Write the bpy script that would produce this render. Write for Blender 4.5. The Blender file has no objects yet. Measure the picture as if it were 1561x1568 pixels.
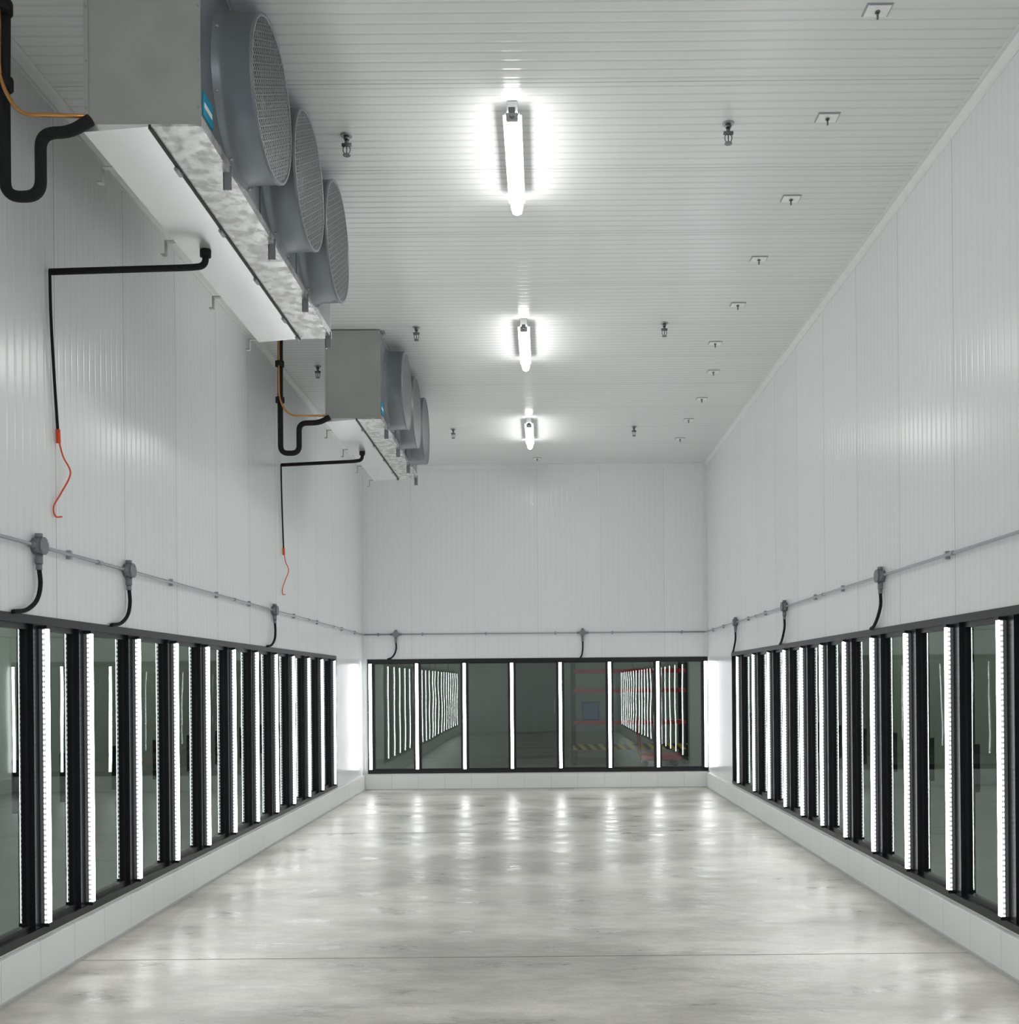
import bpy, bmesh, math, random
from mathutils import Vector, Matrix
random.seed(4)
scene = bpy.context.scene
scene.view_settings.view_transform = 'Standard'

# ---------------------------------------------------------------- dimensions (metres)
XL, XR, YB, YF, H = -2.86, 2.61, 16.3, -3.0, 5.12
T = 0.12
WZ0, WZ1 = 0.25, 2.06           # door-bank opening heights
LYE, RYE = 14.22, 14.22         # far ends of side banks
NYE = -1.2                      # near ends of side banks
BX0, BX1 = -2.78, 2.60

# ---------------------------------------------------------------- material helpers
class NT:
    def __init__(s, name):
        s.m = bpy.data.materials.new(name); s.m.use_nodes = True
        s.t = s.m.node_tree; s.t.nodes.clear()
        s.out = s.t.nodes.new('ShaderNodeOutputMaterial')
    def n(s, typ, **kw):
        nd = s.t.nodes.new(typ)
        for k, v in kw.items():
            if k.startswith('i_'):
                nd.inputs[k[2:].replace('_', ' ')].default_value = v
            else: setattr(nd, k, v)
        return nd
    def l(s, a, b): s.t.links.new(a, b)
    def math(s, op, a, b=None, c=None):
        nd = s.t.nodes.new('ShaderNodeMath'); nd.operation = op
        for i, v in enumerate((a, b, c)):
            if v is None: continue
            if isinstance(v, (int, float)): nd.inputs[i].default_value = v
            else: s.l(v, nd.inputs[i])
        return nd.outputs[0]
    def maprange(s, v, a, b, c, d):
        nd = s.t.nodes.new('ShaderNodeMapRange'); s.l(v, nd.inputs[0])
        for i, x in enumerate((a, b, c, d)): nd.inputs[i+1].default_value = x
        return nd.outputs[0]
    def mixc(s, f, a, b, blend='MIX'):
        nd = s.t.nodes.new('ShaderNodeMix'); nd.data_type = 'RGBA'; nd.blend_type = blend
        if isinstance(f, (int, float)): nd.inputs[0].default_value = f
        else: s.l(f, nd.inputs[0])
        for i, v in ((6, a), (7, b)):
            if isinstance(v, tuple): nd.inputs[i].default_value = (*v, 1) if len(v) == 3 else v
            else: s.l(v, nd.inputs[i])
        return nd.outputs[2]
    def coords(s, scale=(1, 1, 1), kind='Object'):
        tc = s.n('ShaderNodeTexCoord'); mp = s.n('ShaderNodeMapping')
        mp.inputs['Scale'].default_value = scale
        s.l(tc.outputs[kind], mp.inputs[0]); return mp.outputs[0]
    def noise(s, vec, scale, detail=3, rough=.5):
        nd = s.n('ShaderNodeTexNoise'); s.l(vec, nd.inputs['Vector'])
        nd.inputs['Scale'].default_value = scale; nd.inputs['Detail'].default_value = detail
        nd.inputs['Roughness'].default_value = rough
        return nd.outputs[0]
    def bsdf(s, color=(.8, .8, .8), rough=.5, metal=0., spec=.5, normal=None):
        b = s.n('ShaderNodeBsdfPrincipled')
        for nm, v in (('Base Color', color), ('Roughness', rough), ('Metallic', metal), ('Specular IOR Level', spec)):
            if isinstance(v, tuple): b.inputs[nm].default_value = (*v, 1)
            elif isinstance(v, (int, float)): b.inputs[nm].default_value = v
            else: s.l(v, b.inputs[nm])
        if normal is not None: s.l(normal, b.inputs['Normal'])
        s.l(b.outputs[0], s.out.inputs[0]); return b
    def bump(s, h, strength=.3, dist=.01):
        nd = s.n('ShaderNodeBump'); s.l(h, nd.inputs['Height'])
        nd.inputs['Strength'].default_value = strength; nd.inputs['Distance'].default_value = dist
        return nd.outputs[0]

def simple(name, color, rough=.5, metal=0., var=.08, nscale=12, bump=0.0, spec=.5):
    s = NT(name); v = s.coords(); nz = s.noise(v, nscale, 4)
    c = s.mixc(nz, tuple(x*(1-var) for x in color), tuple(min(1, x*(1+var)) for x in color))
    s.bsdf(c, rough, metal, spec, s.bump(nz, bump, .01) if bump else None)
    return s.m

def panel_mat(name, axis, joint0, base, ribdark=.93, strength=.35, rough=.3, jd=.72):
    s = NT(name); tc = s.n('ShaderNodeTexCoord'); sp = s.n('ShaderNodeSeparateXYZ')
    s.l(tc.outputs['Object'], sp.inputs[0]); c = sp.outputs[axis]
    c0 = s.math('SUBTRACT', c, joint0)
    r = s.math('ABSOLUTE', s.math('SUBTRACT', s.math('FRACT', s.math('MULTIPLY', c0, 1/0.08333)), .5))
    rib = s.maprange(r, .03, .16, 0, 1)
    j = s.math('ABSOLUTE', s.math('SUBTRACT', s.math('FRACT', s.math('ADD', c0, .5)), .5))
    jt = s.maprange(j, .0015, .006, 1, 0)
    nz = s.noise(s.coords((1, 1, 1)), .9, 2)
    pid = s.math('FLOOR', c0)
    wn = s.n('ShaderNodeTexWhiteNoise'); wn.noise_dimensions = '1D'; s.l(pid, wn.inputs['W'])
    tone = s.mixc(wn.outputs[0], tuple(x*.98 for x in base), tuple(min(1, x*1.015) for x in base))
    col = s.mixc(rib, (ribdark,)*3, (1, 1, 1)); col = s.mixc(1.0, tone, col, 'MULTIPLY')
    col = s.mixc(jt, col, tuple(x*jd for x in base))
    h = s.math('SUBTRACT', s.math('MULTIPLY', rib, .5), s.math('MULTIPLY', jt, 1.0))
    h = s.math('ADD', h, s.math('MULTIPLY', nz, 2.0))
    s.bsdf(col, rough, 0, .5, s.bump(h, strength, .006))
    return s.m

WALLC = (.81, .835, .84)
m_wl = panel_mat('panel_wall_left', 1, 6.07, WALLC, .97, .33, .22, .62)
m_wr = panel_mat('panel_wall_right', 1, 6.51, WALLC, .975, .33, .22, .62)
m_wb = panel_mat('panel_wall_back', 0, -.07, WALLC, .985, .33, .22, .84)
m_ceil = panel_mat('panel_ceiling', 1, 5.95, (.79, .81, .805), .87, .5, .25, .68)
m_trim = simple('painted_trim', (.80, .82, .82), .35)
m_white = simple('white_steel', (.85, .86, .86), .35)
m_black = simple('black_frame', (.010, .010, .012), .35, 0, .2, spec=.35)
m_rubber = simple('black_insulation', (.012, .012, .013), .75, 0, .3, 30, .3, spec=.25)
m_copper = simple('copper_pipe', (.55, .27, .10), .3, .9, .25, 8)
m_conduit = simple('galvanised_conduit', (.36, .38, .40), .4, .5)
m_jbox = simple('grey_junction_box', (.20, .215, .235), .45, .2)
def galv(name, lo, hi, scale, rough, metal, contrast=True):
    s = NT(name); v = s.coords()
    vo = s.n('ShaderNodeTexVoronoi'); s.l(v, vo.inputs['Vector']); vo.inputs['Scale'].default_value = scale
    nz = s.noise(v, scale*.35, 5, .6)
    f = s.maprange(nz, .42, .60, 0, 1) if contrast else nz
    f = s.math('ADD', s.math('MULTIPLY', f, .75), s.math('MULTIPLY', vo.outputs['Distance'], .3))
    c = s.mixc(f, lo, hi)
    s.bsdf(c, s.maprange(f, 0, 1, rough+.1, rough-.05), metal, .5, s.bump(nz, .1, .004))
    return s.m
m_galv = galv('galvanised_casing', (.35, .35, .335), (.50, .50, .48), 6, .32, .65, False)
m_spangle = galv('spangled_pan', (.34, .33, .32), (.90, .90, .89), 34, .24, .55)
m_pan = galv('drain_pan_metal', (.70, .70, .70), (.86, .86, .86), 4, .20, .6, False)
m_shroud = simple('fan_shroud_grey', (.18, .20, .22), .38, .35)
m_guard = simple('guard_wire', (.26, .265, .27), .35, .5)
m_dark = simple('dark_interior', (.02, .02, .022), .6)
m_blade = simple('fan_blade', (.035, .037, .04), .4, .3)
m_label = simple('blue_label', (.0, .26, .42), .4, 0, .05)
m_orange = simple('orange_cord', (.75, .08, .02), .5)
m_brass = simple('sprinkler_metal', (.16, .16, .17), .3, .7)
m_caulk = simple('grey_caulk', (.48, .49, .48), .6)
m_joint = simple('floor_joint', (.28, .275, .26), .8)

def emit(name, col, st):
    s = NT(name); e = s.n('ShaderNodeEmission'); e.inputs[0].default_value = (*col, 1); e.inputs[1].default_value = st
    s.l(e.outputs[0], s.out.inputs[0]); return s.m
m_tube = emit('ceiling_tube_lens', (1, .99, .97), 29)
m_led = emit('led_lens', (.98, .99, 1), 21)
m_store_fill = emit('store_fill_lens', (.96, 1, .93), 130)  # emitter of the lamps added to brighten the store
# LED diodes seen edge-on through the side of the channel: dotted rows
s = NT('led_dots'); tc = s.n('ShaderNodeTexCoord'); sp = s.n('ShaderNodeSeparateXYZ'); s.l(tc.outputs['Object'], sp.inputs[0])
d = s.math('FRACT', s.math('MULTIPLY', sp.outputs[2], 1/.030)); d = s.math('GREATER_THAN', d, .45)
e = s.n('ShaderNodeEmission'); e.inputs[0].default_value = (.97, .985, 1, 1); s.l(s.math('ADD', s.math('MULTIPLY', d, 2.6), .6), e.inputs[1])
s.l(e.outputs[0], s.out.inputs[0]); m_dots = s.m

def glass_mat(name, tint, base_refl, wav):
    s = NT(name)
    v = s.coords(); nz = s.noise(v, 1.6, 1)
    bp = s.bump(nz, wav, .02)
    lw = s.n('ShaderNodeLayerWeight'); lw.inputs[0].default_value = .5
    f = s.math('POWER', lw.outputs['Facing'], 5.0)
    f = s.math('ADD', s.math('MULTIPLY', f, .12), base_refl); f = s.math('MINIMUM', f, .9)
    tr = s.n('ShaderNodeBsdfTransparent'); tr.inputs[0].default_value = (*tint, 1)
    gl = s.n('ShaderNodeBsdfGlossy'); gl.inputs['Roughness'].default_value = .0; s.l(bp, gl.inputs['Normal'])
    gl.inputs['Color'].default_value = (.9, 1, .97, 1)
    mx = s.n('ShaderNodeMixShader'); s.l(f, mx.inputs[0]); s.l(tr.outputs[0], mx.inputs[1]); s.l(gl.outputs[0], mx.inputs[2])
    s.l(mx.outputs[0], s.out.inputs[0]); return s.m
m_glass = glass_mat('door_glass', (.64, .69, .64), .13, .035)

# floor
s = NT('polished_concrete'); v = s.coords((.6, 1.0, 1))
n1 = s.noise(v, .9, 7, .62); n2 = s.noise(s.coords((.6, 1.5, 1)), 2.6, 7, .66); n3 = s.noise(s.coords(), 40, 3)
f1 = s.maprange(n1, .40, .60, 0, 1)
c = s.mixc(f1, (.41, .395, .355), (.68, .66, .605))
f2 = s.maprange(n2, .38, .54, .76, 1.0)
cg = s.n('ShaderNodeCombineColor'); [s.l(f2, cg.inputs[i]) for i in range(3)]
c = s.mixc(1.0, c, cg.outputs[0], 'MULTIPLY')
f3 = s.maprange(n3, .3, .7, .94, 1.05)
cg = s.n('ShaderNodeCombineColor'); [s.l(f3, cg.inputs[i]) for i in range(3)]
c = s.mixc(1.0, c, cg.outputs[0], 'MULTIPLY')
rg = s.maprange(n2, .35, .65, .26, .46)
h = s.math('ADD', s.math('MULTIPLY', s.noise(s.coords((.8, 1.4, 1)), 7, 4), 1.0), s.math('MULTIPLY', n3, .12))
s.bsdf(c, rg, 0, .28, s.bump(h, .26, .02)); m_floor = s.m
# painted block curb
s = NT('painted_block_curb'); tc = s.n('ShaderNodeTexCoord'); sp = s.n('ShaderNodeSeparateXYZ'); s.l(tc.outputs['Object'], sp.inputs[0])
a = s.math('ADD', sp.outputs[0], sp.outputs[1]); a = s.math('ABSOLUTE', s.math('SUBTRACT', s.math('FRACT', s.math('MULTIPLY', a, 1/.42)), .5))
j = s.maprange(a, .488, .495, 0, 1)
n = s.noise(s.coords(), 30, 3)
s.bsdf(s.mixc(j, (.80, .81, .80), (.66, .67, .66)), .4, 0, .5, s.bump(s.math('SUBTRACT', s.math('MULTIPLY', n, .3), j), .5, .005)); m_curb = s.m
m_storewall = simple('store_wall', (.31, .34, .31), .6)
m_storefloor = simple('store_floor', (.26, .28, .27), .3)
m_olive = simple('olive_door', (.075, .09, .06), .5)
m_red = simple('red_rack_paint', (.50, .03, .03), .4)
m_blue = simple('blue_plastic', (.03, .10, .30), .4)
s = NT('hazard_stripes'); tc = s.n('ShaderNodeTexCoord'); sp = s.n('ShaderNodeSeparateXYZ'); s.l(tc.outputs['Object'], sp.inputs[0])
g = s.math('GREATER_THAN', s.math('FRACT', s.math('MULTIPLY', s.math('ADD', sp.outputs[0], sp.outputs[2]), 5)), .5)
s.bsdf(s.mixc(g, (.02, .02, .02), (.6, .42, .05)), .5); m_haz = s.m

# ---------------------------------------------------------------- mesh helpers
class MB:
    def __init__(s): s.bm = bmesh.new(); s.mats = []
    def mi(s, m):
        if m not in s.mats: s.mats.append(m)
        return s.mats.index(m)
    def box(s, x0, x1, y0, y1, z0, z1, m, bev=0):
        if x0 > x1: x0, x1 = x1, x0
        if y0 > y1: y0, y1 = y1, y0
        vs = [s.bm.verts.new((x, y, z)) for x in (x0, x1) for y in (y0, y1) for z in (z0, z1)]
        q = [(0, 1, 3, 2), (4, 6, 7, 5), (0, 4, 5, 1), (2, 3, 7, 6), (0, 2, 6, 4), (1, 5, 7, 3)]
        fs = [s.bm.faces.new([vs[i] for i in f]) for f in q]
        for f in fs: f.material_index = s.mi(m)
        if bev:
            es = list({e for f in fs for e in f.edges})
            r = bmesh.ops.bevel(s.bm, geom=es, offset=bev, segments=2, affect='EDGES', profile=.5)
            for f in r['faces']: f.material_index = s.mi(m)
        return fs
    def quad(s, pts, m):
        f = s.bm.faces.new([s.bm.verts.new(p) for p in pts]); f.material_index = s.mi(m); return f
    def tube(s, pts, r, m, seg=12, closed=False):
        pts = [Vector(p) for p in pts]; n = len(pts); rings = []
        prev = None
        for i, p in enumerate(pts):
            if closed: t = pts[(i+1) % n]-pts[i-1]
            else: t = (pts[min(i+1, n-1)]-pts[max(i-1, 0)])
            t.normalize()
            if prev is None:
                a = Vector((0, 0, 1)) if abs(t.z) < .9 else Vector((1, 0, 0)); u = t.cross(a).normalized()
            else: u = (prev-t*prev.dot(t)).normalized()
            prev = u; w = t.cross(u)
            rr = r[i] if isinstance(r, (list, tuple)) else r
            rings.append([s.bm.verts.new(p+rr*(math.cos(2*math.pi*k/seg)*u+math.sin(2*math.pi*k/seg)*w)) for k in range(seg)])
        idx = s.mi(m)
        for i in range(n if closed else n-1):
            A, B = rings[i], rings[(i+1) % n]
            for k in range(seg):
                f = s.bm.faces.new((A[k], A[(k+1) % seg], B[(k+1) % seg], B[k])); f.material_index = idx; f.smooth = True
        if not closed:
            for R in (rings[0][::-1], rings[-1]):
                f = s.bm.faces.new(R); f.material_index = idx
    def cyl(s, p0, p1, r, m, seg=20): s.tube([p0, p1], r, m, seg)
    def lathe_x(s, prof, cy, cz, m, seg=64):
        idx = s.mi(m); rings = []
        for x, r in prof:
            rings.append([s.bm.verts.new((x, cy+r*math.cos(2*math.pi*k/seg), cz+r*math.sin(2*math.pi*k/seg))) for k in range(seg)])
        for A, B in zip(rings, rings[1:]):
            for k in range(seg):
                f = s.bm.faces.new((A[k], A[(k+1) % seg], B[(k+1) % seg], B[k])); f.material_index = idx; f.smooth = True
    def obj(s, name, loc=(0, 0, 0), parent=None):
        bmesh.ops.recalc_face_normals(s.bm, faces=s.bm.faces)
        me = bpy.data.meshes.new(name); s.bm.to_mesh(me); s.bm.free()
        for m in s.mats: me.materials.append(m)
        o = bpy.data.objects.new(name, me); scene.collection.objects.link(o); o.location = loc
        if parent: o.parent = parent
        return o
def empty(name, loc=(0, 0, 0)):
    o = bpy.data.objects.new(name, None); scene.collection.objects.link(o); o.location = loc; o.empty_display_size = .2; return o
def smooth(pts, sub=6):
    P = [Vector(p) for p in pts]; P = [P[0]*2-P[1]]+P+[P[-1]*2-P[-2]]; out = []
    for i in range(1, len(P)-2):
        a, b, c, d = P[i-1:i+3]
        for k in range(sub):
            t = k/sub
            out.append(.5*((2*b)+(c-a)*t+(2*a-5*b+4*c-d)*t*t+(3*b-a-3*c+d)*t**3))
    out.append(P[-2]); return out
def rounded(pts, rad, sub=6):
    P = [Vector(p) for p in pts]; out = [P[0]]
    for i in range(1, len(P)-1):
        a, b, c = P[i-1:i+2]; r = min(rad, (a-b).length*.49, (c-b).length*.49)
        p = b+(a-b).normalized()*r; q = b+(c-b).normalized()*r
        for k in range(sub+1):
            t = k/sub; out.append(p*(1-t)**2+b*2*t*(1-t)+q*t*t)
    out.append(P[-1]); return out

# ---------------------------------------------------------------- room shell
b = MB(); b.box(XL-T, XR+T, YF-T, YB+T, -.1, 0, m_floor)
for y in (.97, 6.24, 11.5): b.box(XL, XR, y-.004, y+.004, 0, .0012, m_joint)
b.obj('floor')
b = MB(); b.box(XL-T, XR+T, YF-T, YB+T, H, H+.12, m_ceil); b.obj('ceiling')
b = MB(); b.box(XL-T, XL, YF, YB, WZ1, H, m_wl); b.box(XL-T, XL, LYE, YB, WZ0, WZ1, m_wl)
b.box(XL-T, XL, YF, NYE, WZ0, WZ1, m_wl); b.box(XL-T, XL, YF, YB, 0, WZ0, m_curb); b.obj('wall_left')
b = MB(); b.box(XR, XR+T, YF, YB, WZ1, H, m_wr); b.box(XR, XR+T, RYE, YB, WZ0, WZ1, m_wr)
b.box(XR, XR+T, YF, NYE, WZ0, WZ1, m_wr); b.box(XR, XR+T, YF, YB, 0, WZ0, m_curb); b.obj('wall_right')
b = MB(); b.box(XL-T, XR+T, YB, YB+T, WZ1, H, m_wb); b.box(XL-T, XR+T, YB, YB+T, 0, WZ0, m_curb)
b.box(XL-T, BX0, YB, YB+T, WZ0, WZ1, m_wb); b.box(BX1, XR+T, YB, YB+T, WZ0, WZ1, m_wb); b.obj('wall_back')
b = MB(); b.box(XL-T, XR+T, YF-T, YF, 0, H, m_wb); b.obj('wall_front')
def curb(name, side):
    b = MB()
    if side == 'L':
        b.box(XL, XL+.035, YF, YB, 0, WZ0-.015, m_curb, .004); b.box(XL, XL+.05, YF, YB, 0, .015, m_caulk)
    elif side == 'R':
        b.box(XR-.035, XR, YF, YB, 0, WZ0-.015, m_curb, .004); b.box(XR-.05, XR, YF, YB, 0, .015, m_caulk)
    else:
        b.box(XL+.035, XR-.035, YB-.035, YB, 0, WZ0-.015, m_curb, .004); b.box(XL+.055, XR-.055, YB-.05, YB, 0, .012, m_caulk)
    b.obj(name)
curb('baseboard_left', 'L'); curb('baseboard_right', 'R'); curb('baseboard_back', 'B')
def trim(n, p0, p1, sx, sy):
    b = MB(); w, t = .06, .006
    (x0, y0, z0), (x1, y1, z1) = p0, p1
    if abs(y1-y0) > 1:
        b.box(x0, x0+sx*w, y0, y1, z0-t, z0, m_trim); b.box(x0, x0+sx*t, y0, y1, z0-w, z0, m_trim)
        b.quad([(x0+sx*.035, y0, z0-.006), (x0+sx*.035, y1, z0-.006), (x0+sx*.006, y1, z0-.035), (x0+sx*.006, y0, z0-.035)], m_trim)
    elif abs(x1-x0) > 1:
        b.box(x0, x1, y0-w, y0, z0-t, z0, m_trim); b.box(x0, x1, y0-t, y0, z0-w, z0, m_trim)
    else:
        b.box(x0, x0+sx*w, y0-t, y0, z0, z1, m_trim); b.box(x0, x0+sx*t, y0-w, y0, z0, z1, m_trim)
    b.obj('trim_%d' % n)
trim(1, (XL, YF, H), (XL, YB, H), 1, 0); trim(2, (XR, YF, H), (XR, YB, H), -1, 0)
trim(3, (XL+.06, YB, H), (XR-.06, YB, H), 0, 0)
trim(4, (XL, YB, WZ0), (XL, YB, H-.06), 1, 0); trim(5, (XR, YB, WZ0), (XR, YB, H-.06), -1, 0)

# ---------------------------------------------------------------- display-door banks
LED_L = [-1.1, -.35, .4, 1.15, 1.9, 2.65, 3.4, 4.15, 5.05, 5.86, 6.43, 7.19, 7.935, 8.68, 9.42, 10.17, 10.91, 11.66, 12.42, 13.16, 13.95]
LED_R = [-1.1, -.35, .4, 1.15, 1.9, 2.65, 3.4, 4.2, 5.07, 5.81, 6.56, 7.31, 8.06, 8.81, 9.54, 10.27, 11.0, 11.78, 12.62, 13.65]
LED_B = [-2.73, -1.995, -1.245, -.495, .27, 1.05, 1.81, 2.565]
def bank(n, ys, y0, y1, tr, hw):
    """tr maps (along, depth(+ into the wall), z) to world."""
    def bx(bm, a0, a1, d0, d1, z0, z1, m, bev=0):
        p = tr(a0, d0); q = tr(a1, d1); bm.box(p[0], q[0], p[1], q[1], z0, z1, m, bev)
    root = empty('window_%d' % n)
    b = MB()
    bx(b, y0, y1, -.012, .10, WZ1-.05, WZ1-.001, m_black); bx(b, y0, y1, -.012, .10, WZ0+.001, WZ0+.045, m_black)
    for a in ys:
        lo, hi = max(y0, a-hw+.03), min(y1, a+hw-.03)
        bx(b, lo, hi, -.004, .09, WZ0+.045, WZ1-.05, m_black)
    bx(b, y0, y0+.03, -.008, .09, WZ0+.045, WZ1-.05, m_black); bx(b, y1-.03, y1, -.008, .09, WZ0+.045, WZ1-.05, m_black)
    for a, c in zip(ys, ys[1:]):
        lo, hi = a+hw-.03, c-hw+.03
        bx(b, lo, lo+.03, .022, .07, WZ0+.045, WZ1-.05, m_black); bx(b, hi-.03, hi, .022, .07, WZ0+.045, WZ1-.05, m_black)
        bx(b, lo+.03, hi-.03, .022, .07, WZ0+.045, WZ0+.075, m_black); bx(b, lo+.03, hi-.03, .022, .07, WZ1-.08, WZ1-.05, m_black)
        bx(b, hi-.025, hi-.01, .07, .11, .95, 1.25, m_black)
    b.obj('frame', parent=root)
    g = MB()
    for a, c in zip(ys, ys[1:]):
        p = tr(a+hw-.002, .034); q = tr(c-hw+.002, .034)
        g.quad([(p[0], p[1], WZ0+.07), (q[0], q[1], WZ0+.07), (q[0], q[1], WZ1-.075), (p[0], p[1], WZ1-.075)], m_glass)
    g.obj('glass', parent=root)
    L = MB()
    for a in ys:
        w = .022; za, zb = WZ0+.05, WZ1-.055
        bx(L, a-.0245, a+.0245, -.040, -.005, za, zb, m_jbox)       # aluminium channel with side lips
        P = [(a-w, -.0405), (a-w*.7, -.048), (a+w*.7, -.048), (a+w, -.0405)]
        W = [tr(*p) for p in P]
        z0, z1 = za+.02, zb-.02
        for i, (p, q) in enumerate(zip(W, W[1:])):
            L.quad([(p[0], p[1], z0), (q[0], q[1], z0), (q[0], q[1], z1), (p[0], p[1], z1)], m_led)
        L.quad([(p[0], p[1], z0) for p in W], m_white); L.quad([(p[0], p[1], z1) for p in W], m_white)
        for sgn in (-1, 1):
            p = tr(a+sgn*.0248, -.038); q = tr(a+sgn*.0248, -.026)
            L.quad([(p[0], p[1], z0), (q[0], q[1], z0), (q[0], q[1], z1), (p[0], p[1], z1)], m_dots)
        for zc in (za, zb-.02): bx(L, a-.027, a+.027, -.052, -.005, zc, zc+.02, m_black)
    L.obj('led_strip_lights', parent=root)
bank(1, LED_L, NYE, LYE, lambda a, d: (XL-d, a), .115)
bank(2, LED_R, NYE, RYE, lambda a, d: (XR+d, a), .14)
bank(3, LED_B, BX0, BX1, lambda a, d: (a, YB+d), .062)

# ---------------------------------------------------------------- ceiling lights
def fixture(y):
    r = empty('ceiling_light_fixture', (-.155, y, H))
    b = MB(); L = 1.24
    b.box(-.032, .032, .03, L-.03, -.068, -.002, m_white, .006)
    b.box(-.058, .058, .06, L-.06, -.078, -.068, m_white, .003)      # tray added to block tube light from the ceiling
    for yy in (.0, L-.022): b.box(-.036, .036, yy, yy+.0215, -.138, -.085, m_caulk, .009)
    b.cyl((0, -.05, -.11), (0, .0, -.11), .014, m_jbox)
    b.box(-.020, .020, -.065, -.03, -.125, -.09, m_jbox, .004)
    b.obj('housing', parent=r)
    e = MB(); prof = []
    for k in range(13):
        a = math.pi*k/12; prof.append((.042*math.cos(a), -.08-.065*math.sin(a)))
    for p, q in zip(prof, prof[1:]):
        f = e.quad([(p[0], .022, p[1]), (q[0], .022, q[1]), (q[0], L-.022, q[1]), (p[0], L-.022, p[1])], m_tube)
    e.obj('diffuser_lens', parent=r)
for y in (-1.2, 2.47, 6.10, 9.75, 13.4): fixture(y)

# ---------------------------------------------------------------- evaporators
def evaporator(y0):
    W, Ln, Hh = .54, 2.91, .86
    r = empty('evaporator_unit', (-2.10, y0, 4.25))
    b = MB()
    b.box(0, W, 0, .012, 0, Hh, m_galv, .003); b.box(0, W, Ln-.012, Ln, 0, Hh, m_galv, .003)
    b.box(0.002, W-.002, .012, Ln-.012, Hh-.02, Hh-.001, m_galv)
    b.box(.05, W-.03, .02, Ln-.02, .03, Hh-.03, m_dark)
    for yy in (-.006, Ln-.006):
        b.box(0, .02, yy, yy+.012, 0, Hh, m_galv); b.box(W-.02, W, yy, yy+.012, 0, Hh, m_galv)
    for zz in (.08, .3, .55, .78):
        for xx in (.01, W-.01): b.cyl((xx, -.012, zz), (xx, 0, zz), .006, m_conduit, 8)
    b.box(0, .03, .012, Ln-.012, 0, .06, m_galv); b.box(0, .03, .012, Ln-.012, Hh-.1, Hh-.02, m_galv)
    b.obj('casing', parent=r)
    c = MB()
    for i in range(60):
        yy = .05+i*(Ln-.1)/59; c.box(.012, .05, yy-.004, yy+.004, .06, Hh-.1, m_conduit)
    c.obj('coil', parent=r)
    f = MB(); f.box(W-.03, W-.002, .013, Ln-.013, 0.001, Hh-.021, m_shroud, .002)
    for s_ in range(1, 3): f.box(W-.004, W+.004, .145+.85*s_-.006, .145+.85*s_+.006, 0.02, Hh-.02, m_shroud)
    f.obj('fan_plate', parent=r)
    cz = .425
    for i in range(3):
        cy = .57+.85*i
        k = MB()
        k.lathe_x([(W-.004, .418), (W+.004, .415), (W+.02, .398), (W+.04, .392), (W+.165, .388), (W+.172, .391), (W+.178, .391), (W+.182, .386), (W+.180, .378), (W+.16, .376), (W+.02, .372), (W+.0, .372)], cy, cz, m_shroud)
        for a in range(8):
            t = a*math.pi/4+.39; k.cyl((W-.002, cy+.407*math.cos(t), cz+.407*math.sin(t)), (W+.022, cy+.407*math.cos(t), cz+.407*math.sin(t)), .007, m_conduit, 8)
        k.obj('fan_shroud_%d' % (i+1), parent=r)
        d = MB()
        d.lathe_x([(W+.002, .37), (W+.003, .001)], cy, cz, m_dark)  # black disc stands in for the shaded fan opening; plate has no hole
        d.lathe_x([(W+.0, .07), (W+.12, .07), (W+.135, .05), (W+.136, .001)], cy, cz, m_blade, 24)
        for a in range(5):
            t0 = a*2*math.pi/5; rows = []
            for j in range(5):
                rr = .06+(.35-.06)*j/4; half = .22+.16*j/4
                rows.append([(W+.075+.045*(u*2-1), cy+rr*math.cos(t0+half*(2*u-1)+.25*j/4), cz+rr*math.sin(t0+half*(2*u-1)+.25*j/4)) for u in (0, .25, .5, .75, 1)])
            for A, B in zip(rows, rows[1:]):
                for u in range(4):
                    q = d.quad([A[u], A[u+1], B[u+1], B[u]], m_blade); q.smooth = True
        d.obj('fan_blades_%d' % (i+1), parent=r)
        g = MB(); R = .385; xg = W+.184; sp_ = .034
        for fam in (math.radians(30), math.radians(-30), math.radians(90)):
            du = (math.cos(fam), math.sin(fam)); dn = (-du[1], du[0])
            m_ = int(R/sp_)
            for q in range(-m_, m_+1):
                o = q*sp_; hl = math.sqrt(max(0, R*R-o*o)); w = .0048
                pts = []
                for sl, so in ((-1, -1), (1, -1), (1, 1), (-1, 1)):
                    yy = du[0]*hl*sl+dn[0]*(o+w*so); zz = du[1]*hl*sl+dn[1]*(o+w*so); pts.append((xg, cy+yy, cz+zz))
                g.quad(pts, m_guard)
        g.lathe_x([(xg-.006, .39), (xg+.004, .39), (xg+.004, .374), (xg-.006, .374)], cy, cz, m_shroud)
        g.obj('fan_guard_%d' % (i+1), parent=r)
    p = MB()
    y0_, y1_ = -.01, Ln+.01
    p.quad([(0, y0_, -.035), (.30, y0_, -.012), (.30, y1_, -.012), (0, y1_, -.035)], m_pan)
    p.quad([(0, y0_, -.035), (.30, y0_, -.012), (.30, y0_, .0), (0, y0_, .0)], m_pan)
    p.quad([(0, y1_, -.035), (.30, y1_, -.012), (.30, y1_, .0), (0, y1_, .0)], m_pan)
    p.quad([(0, y0_, -.035), (0, y1_, -.035), (0, y1_, .03), (0, y0_, .03)], m_pan)
    p.box(.298, .312, y0_, y1_, -.022, -.002, m_dark)
    p.box(.312, W, y0_, y1_, -.012, -.001, m_spangle)
    p.box(W-.003, W+.005, y0_, y1_, -.014, .035, m_spangle)
    for yy in (.35, 1.05, 1.75, 2.45, 2.85): p.cyl((.298, yy, -.026), (.298, yy+.07, -.026), .011, m_conduit, 10)
    p.obj('drain_pan', parent=r)
    h = MB()
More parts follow.
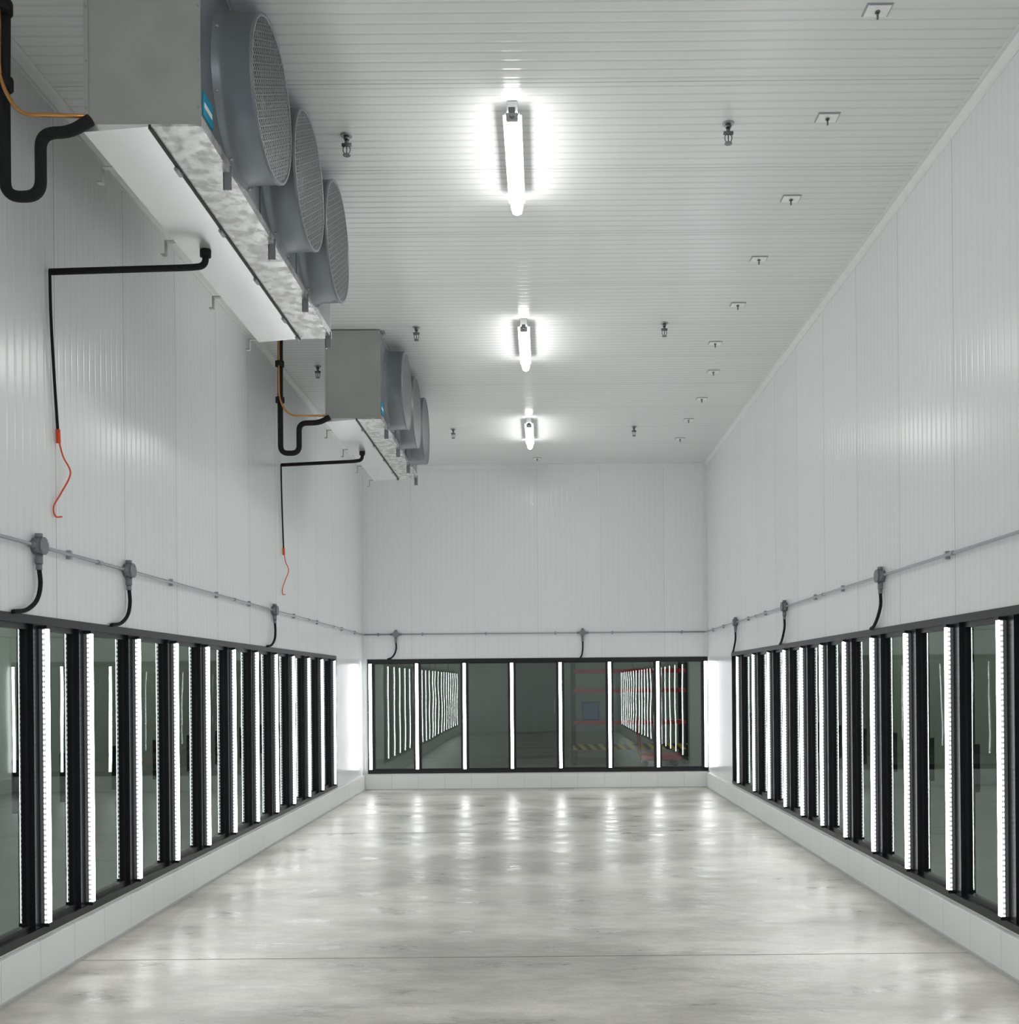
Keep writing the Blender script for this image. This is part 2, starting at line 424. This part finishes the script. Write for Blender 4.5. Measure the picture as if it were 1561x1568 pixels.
    for yy in (.42, 1.27, 2.12, 2.86):
        h.box(W-.03, W+.012, yy, yy+.006, -.10, .02, m_jbox); h.box(W-.03, W-.026, yy, yy+.03, -.10, 0, m_galv)
    for yy in (.30, 1.15, 2.0, 2.84):
        h.box(-.05, .0, yy, yy+.03, -.04, -.034, m_galv); h.box(-.054, -.048, yy, yy+.03, -.11, -.034, m_galv); h.box(-.075, -.048, yy, yy+.03, -.115, -.109, m_galv)
    for yy in (.05, .95, 1.9, Ln-.1):
        h.box(W, W+.04, yy, yy+.05, Hh-.012, Hh+.008, m_galv); h.cyl((W+.02, yy+.025, Hh-.03), (W+.02, yy+.025, Hh+.008), .008, m_conduit, 8)
    h.obj('mounting_brackets', parent=r)
    l = MB(); l.box(W-.003, W+.004, .02, .16, .06, .17, m_label)
    l.box(W+.003, W+.005, .035, .145, .10, .125, m_white); l.obj('maker_label', parent=r)
evaporator(4.77); evaporator(10.04)

def piping(y0, leg, rise):
    y = y0-.03; zb = 4.25; X = -2.10
    r = empty('refrigerant_pipe', (0, 0, 0))
    b = MB()
    path = rounded([(X+.05, y0-.05, zb+.0), (X-.05, y, zb-.045), (X-leg, y, zb-.05), (X-leg, y, zb-.34), (X-rise, y, zb-.34), (X-rise, y, zb+.15), (X-rise, y+.02, H)], .075, 8)
    b.tube(path, .026, m_rubber, 14); b.obj('suction_line_insulation', parent=r)
    c = MB()
    c.tube(rounded([(X+.04, y0-.04, zb+.02), (X-.12, y-.045, zb+.01), (X-rise+.09, y-.045, zb+.01), (X-rise+.0, y-.045, zb+.17), (X-rise+.0, y-.035, H)], .09, 8), .0095, m_copper, 10)
    for z in (zb+.15, zb+.5): c.tube([(X-rise, y-.01, z), (X-rise, y-.01, z+.05)], .044, m_rubber, 12)
    c.obj('liquid_line', parent=r)
    d = MB(); yd = y0+1.31
    d.tube(rounded([(-1.97, yd, 4.222), (-1.97, yd, 4.13), (-2.06, yd-.03, 4.11), (XL+.022, yd-.11, 4.06)], .05, 6), .019, m_rubber, 12)
    d.cyl((-1.97, yd, 4.185), (-1.97, yd, 4.225), .032, m_rubber)
    d.tube(smooth([(XL+.022, yd-.11, 4.07), (XL+.022, yd-.10, 3.8), (XL+.02, yd-.06, 3.45), (XL+.02, yd-.02, 3.14)], 5), .0085, m_rubber, 10)
    d.obj('drain_pipe')
    o = MB()
    o.cyl((XL+.02, yd-.022, 3.17), (XL+.02, yd-.015, 3.09), .013, m_orange, 10)
    o.tube(smooth([(XL+.02, yd-.02, 3.12), (XL+.03, yd+.02, 3.02), (XL+.05, yd+.07, 2.93), (XL+.02, yd+.01, 2.80), (XL+.015, yd-.07, 2.71), (XL+.015, yd-.05, 2.655), (XL+.03, yd+.0, 2.66)], 6), .005, m_orange, 8)
    o.obj('heater_cord')
piping(4.77, .19, .355); piping(10.04, .25, .43)

# ---------------------------------------------------------------- conduits & junction boxes
ZC = 2.45
b = MB(); b.cyl((XL+.025, YF+.01, ZC), (XL+.025, YB-.05, ZC), .0105, m_conduit, 12)
for y in [1, 3, 5.3, 6.2, 7.9, 9.0, 10.0, 11.8, 13.0, 14.6, 15.6]:
    b.box(XL+.001, XL+.03, y-.012, y+.012, ZC-.027, ZC+.027, m_conduit, .003)
for y in (4.2, 6.6, 9.5, 12.5, 14.0): b.cyl((XL+.025, y-.03, ZC), (XL+.025, y+.03, ZC), .015, m_conduit, 12)
b.obj('electrical_conduit')
b = MB(); b.cyl((XR-.025, YF+.01, ZC), (XR-.025, YB-.05, ZC), .0105, m_conduit, 12)
for y in [1, 3, 5.1, 6.6, 8.9, 9.8, 12.0, 13.0, 14.8, 15.7]:
    b.box(XR-.03, XR-.001, y-.012, y+.012, ZC-.027, ZC+.027, m_conduit, .003)
for y in (4.2, 6.5, 9.5, 12.5, 14.6): b.cyl((XR-.025, y-.03, ZC), (XR-.025, y+.03, ZC), .015, m_conduit, 12)
b.obj('electrical_conduit')
b = MB(); b.cyl((XL+.04, YB-.025, ZC), (XR-.04, YB-.025, ZC), .0105, m_conduit, 12)
for x in (-2.6, -1.9, -.9, .2, 1.1, 2.2): b.box(x-.012, x+.012, YB-.03, YB-.001, ZC-.027, ZC+.027, m_conduit, .003)
b.obj('electrical_conduit')

def jbox(tr, a, drift):
    """tr(along, out, z) -> world"""
    r = empty('junction_box')
    b = MB()
    seg = 24
    b.tube([tr(a, .001, ZC), tr(a, .055, ZC)], .046, m_jbox, seg); b.tube([tr(a, .055, ZC), tr(a, .062, ZC)], .050, m_jbox, seg)
    b.tube([tr(a-.09, .025, ZC), tr(a+.09, .025, ZC)], .017, m_jbox, 12)
    b.tube([tr(a, .028, ZC+.04), tr(a, .028, ZC+.07)], .021, m_jbox, 12)
    b.tube([tr(a, .028, ZC-.04), tr(a, .028, ZC-.10)], .021, m_jbox, 12)
    b.tube([tr(a, .028, ZC-.10), tr(a, .028, ZC-.135)], .017, m_jbox, 12)
    for u in (-.025, .025): b.tube([tr(a+u, .06, ZC+u), tr(a+u, .066, ZC+u)], .006, m_conduit, 8)
    b.obj('box_body', parent=r)
    c = MB()
    c.tube(smooth([tr(a, .028, ZC-.12), tr(a+.01*drift, .03, ZC-.22), tr(a-.15*drift*.3, .035, ZC-.31), tr(a-.5*drift*.3, .03, ZC-.37), tr(a-.9*drift*.3, .018, ZC-.388)], 6), .0125, m_rubber, 10)
    c.obj('flexible_cable', parent=r)
TL = lambda a, d, z: (XL+d, a, z)
TR = lambda a, d, z: (XR-d, a, z)
TB = lambda a, d, z: (a, YB-d, z)
for y in (2.0, 5.80, 7.06, 10.9): jbox(TL, y, 1.0)
for y in (3.0, 7.87, 11.0, 13.8): jbox(TR, y, -1.0)
jbox(TB, -2.32, .5); jbox(TB, .63, .15)

# ---------------------------------------------------------------- sprinklers and ceiling brackets
def sprinkler(x, y):
    b = MB()
    b.cyl((0, 0, -.001), (0, 0, -.008), .036, m_conduit, 20); b.cyl((0, 0, -.008), (0, 0, -.03), .018, m_brass, 14); b.cyl((0, 0, -.03), (0, 0, -.065), .012, m_brass, 10)
    b.cyl((-.03, 0, -.062), (.03, 0, -.062), .012, m_brass, 10)
    for sx in (-1, 1): b.tube(smooth([(sx*.008, 0, -.065), (sx*.022, 0, -.085), (sx*.018, 0, -.11), (0, 0, -.125)], 4), .0035, m_brass, 6)
    b.cyl((0, 0, -.065), (0, 0, -.115), .004, m_brass, 6)
    b.cyl((0, 0, -.125), (0, 0, -.129), .024, m_brass, 16)
    b.obj('sprinkler_head', (x, y, H))
for x, y in ((-1.2, 2.9), (1.18, 2.9), (-1.21, 6.5), (1.18, 6.4), (-1.2, 10.0), (1.2, 9.95), (-1.19, 14.0), (1.26, 13.95), (-2.42, 11.2)): sprinkler(x, y)
m_plate = simple('anchor_plate_zinc', (.92, .92, .92), .3, .0)
def bracket(x, y):
    b = MB()
    b.box(-.068, .068, -.053, .053, -.004, -.001, m_conduit)
    b.box(-.06, .06, -.045, .045, -.010, -.004, m_plate, .002)
    b.cyl((0, 0, -.008), (0, 0, -.05), .006, m_brass, 8); b.cyl((0, 0, -.008), (0, 0, -.018), .014, m_brass, 6)
    b.obj('ceiling_anchor_plate', (x, y, H))
for x, y in ((1.76, 5.33), (1.78, 6.34), (1.81, 7.4), (1.80, 8.45), (1.82, 9.47), (1.79, 10.54), (1.93, 11.5), (1.97, 12.6), (1.95, 13.6), (1.98, 14.66), (-.06, 15.85)): bracket(x, y)

# ---------------------------------------------------------------- store area outside the glass
SX0, SX1, SY1, SZ = -7.5, 7.2, 23.0, 4.2
b = MB(); b.box(SX0, XL-T-.002, YF, SY1, -.1, -.002, m_storefloor); b.box(XR+T+.002, SX1, YF, SY1, -.1, -.002, m_storefloor); b.box(XL-T-.002, XR+T+.002, YB+T+.002, SY1, -.1, -.002, m_storefloor); b.obj('store_floor')
b = MB(); b.box(SX0, XL-T-.002, YF, SY1, SZ, SZ+.1, m_storewall); b.box(XR+T+.002, SX1, YF, SY1, SZ, SZ+.1, m_storewall); b.box(XL-T-.002, XR+T+.002, YB+T+.002, SY1, SZ, SZ+.1, m_storewall); b.obj('store_ceiling')
b = MB(); b.box(SX0-.1, SX0, YF, SY1, -.1, SZ+.1, m_storewall); b.obj('wall_store_left')
b = MB(); b.box(SX1, SX1+.1, YF, SY1, -.1, SZ+.1, m_storewall); b.obj('wall_store_right')
b = MB(); b.box(SX0, SX1, SY1, SY1+.1, -.1, SZ+.1, m_storewall); b.obj('wall_store_back')
b = MB(); b.box(SX0, XL-T-.01, YF-.1, YF, -.1, SZ, m_storewall); b.box(XR+T+.01, SX1, YF-.1, YF, -.1, SZ, m_storewall); b.obj('wall_store_front')
b = MB(); b.box(-.62, .36, SY1-.05, SY1-.003, 0, 2.6, m_olive); b.box(-.68, -.62, SY1-.07, SY1-.003, 0, 2.66, m_dark); b.box(.36, .42, SY1-.07, SY1-.003, 0, 2.66, m_dark); b.box(-.62, .36, SY1-.07, SY1-.003, 2.6, 2.66, m_dark)
b.cyl((.25, SY1-.1, 1.0), (.25, SY1-.1, 1.3), .012, m_conduit, 8); b.obj('door_1')
b = MB()
for x in (.62, 2.9): 
    for y in (21.0, 21.8): b.box(x-.04, x+.04, y-.04, y+.04, 0, 2.6, m_dark)
for z in (.85, 1.5, 1.9, 2.5):
    for y in (20.97, 21.8): b.box(.62, 2.9, y-.02, y+.02, z-.04, z+.04, m_red)
    b.box(.66, 2.86, 21.0, 21.78, z+.02, z+.04, m_storewall)
b.box(.6, 2.92, 20.9, 20.93, .3, .42, m_haz); b.box(.62, .7, 20.9, 21, .0, .3, m_dark); b.box(2.82, 2.9, 20.9, 21, .0, .3, m_dark)
b.obj('storage_rack')
b = MB(); b.box(.8, 1.15, 21.1, 21.5, .9, 1.25, m_blue, .03); b.box(.78, 1.17, 21.08, 21.52, 1.22, 1.27, m_blue, .01); b.obj('blue_storage_bin')
b = MB()
b.box(1.9, 2.7, 20.25, 20.8, .12, .24, m_red, .02)
for x in (2.0, 2.6):
    for y in (20.35, 20.7): b.cyl((x, y-.02, .06), (x, y+.02, .06), .06, m_dark, 16); b.box(x-.02, x+.02, y-.02, y+.02, .06, .13, m_dark)
b.tube(rounded([(1.92, 20.3, .22), (1.86, 20.3, .95), (1.86, 20.75, .95), (1.92, 20.75, .22)], .06), .014, m_red, 8)
b.obj('platform_cart')
def store_fill(x, y):  # added fill lamp, lifts the store seen through the glass
    r = empty('store_fill_lamp', (x, y, SZ-.003)); b = MB(); b.box(-.08, .08, -.6, .6, -.06, 0, m_white, .01); b.obj('housing', parent=r)
    e = MB(); e.box(-.06, .06, -.57, .57, -.08, -.061, m_store_fill, .004); e.obj('lens', parent=r)
for x, y in ((-5.3, 3), (-5.3, 8.5), (-5.3, 14), (-5.3, 20.), (5, 3), (5, 8.5), (5, 14), (5, 20.)): store_fill(x, y)

# ---------------------------------------------------------------- world and camera
w = bpy.data.worlds.new('world'); w.use_nodes = True; w.node_tree.nodes['Background'].inputs[0].default_value = (.02, .02, .02, 1); scene.world = w
cd = bpy.data.cameras.new('camera'); cam = bpy.data.objects.new('camera', cd); scene.collection.objects.link(cam)
cd.sensor_fit = 'HORIZONTAL'; cd.sensor_width = 36; cd.lens = 36.4; cd.shift_x = -.033; cd.shift_y = .1685
cam.location = (0, 0, 1.65); cam.rotation_euler = (math.radians(90), math.radians(.5), 0)
cd.clip_start = .05
scene.camera = cam
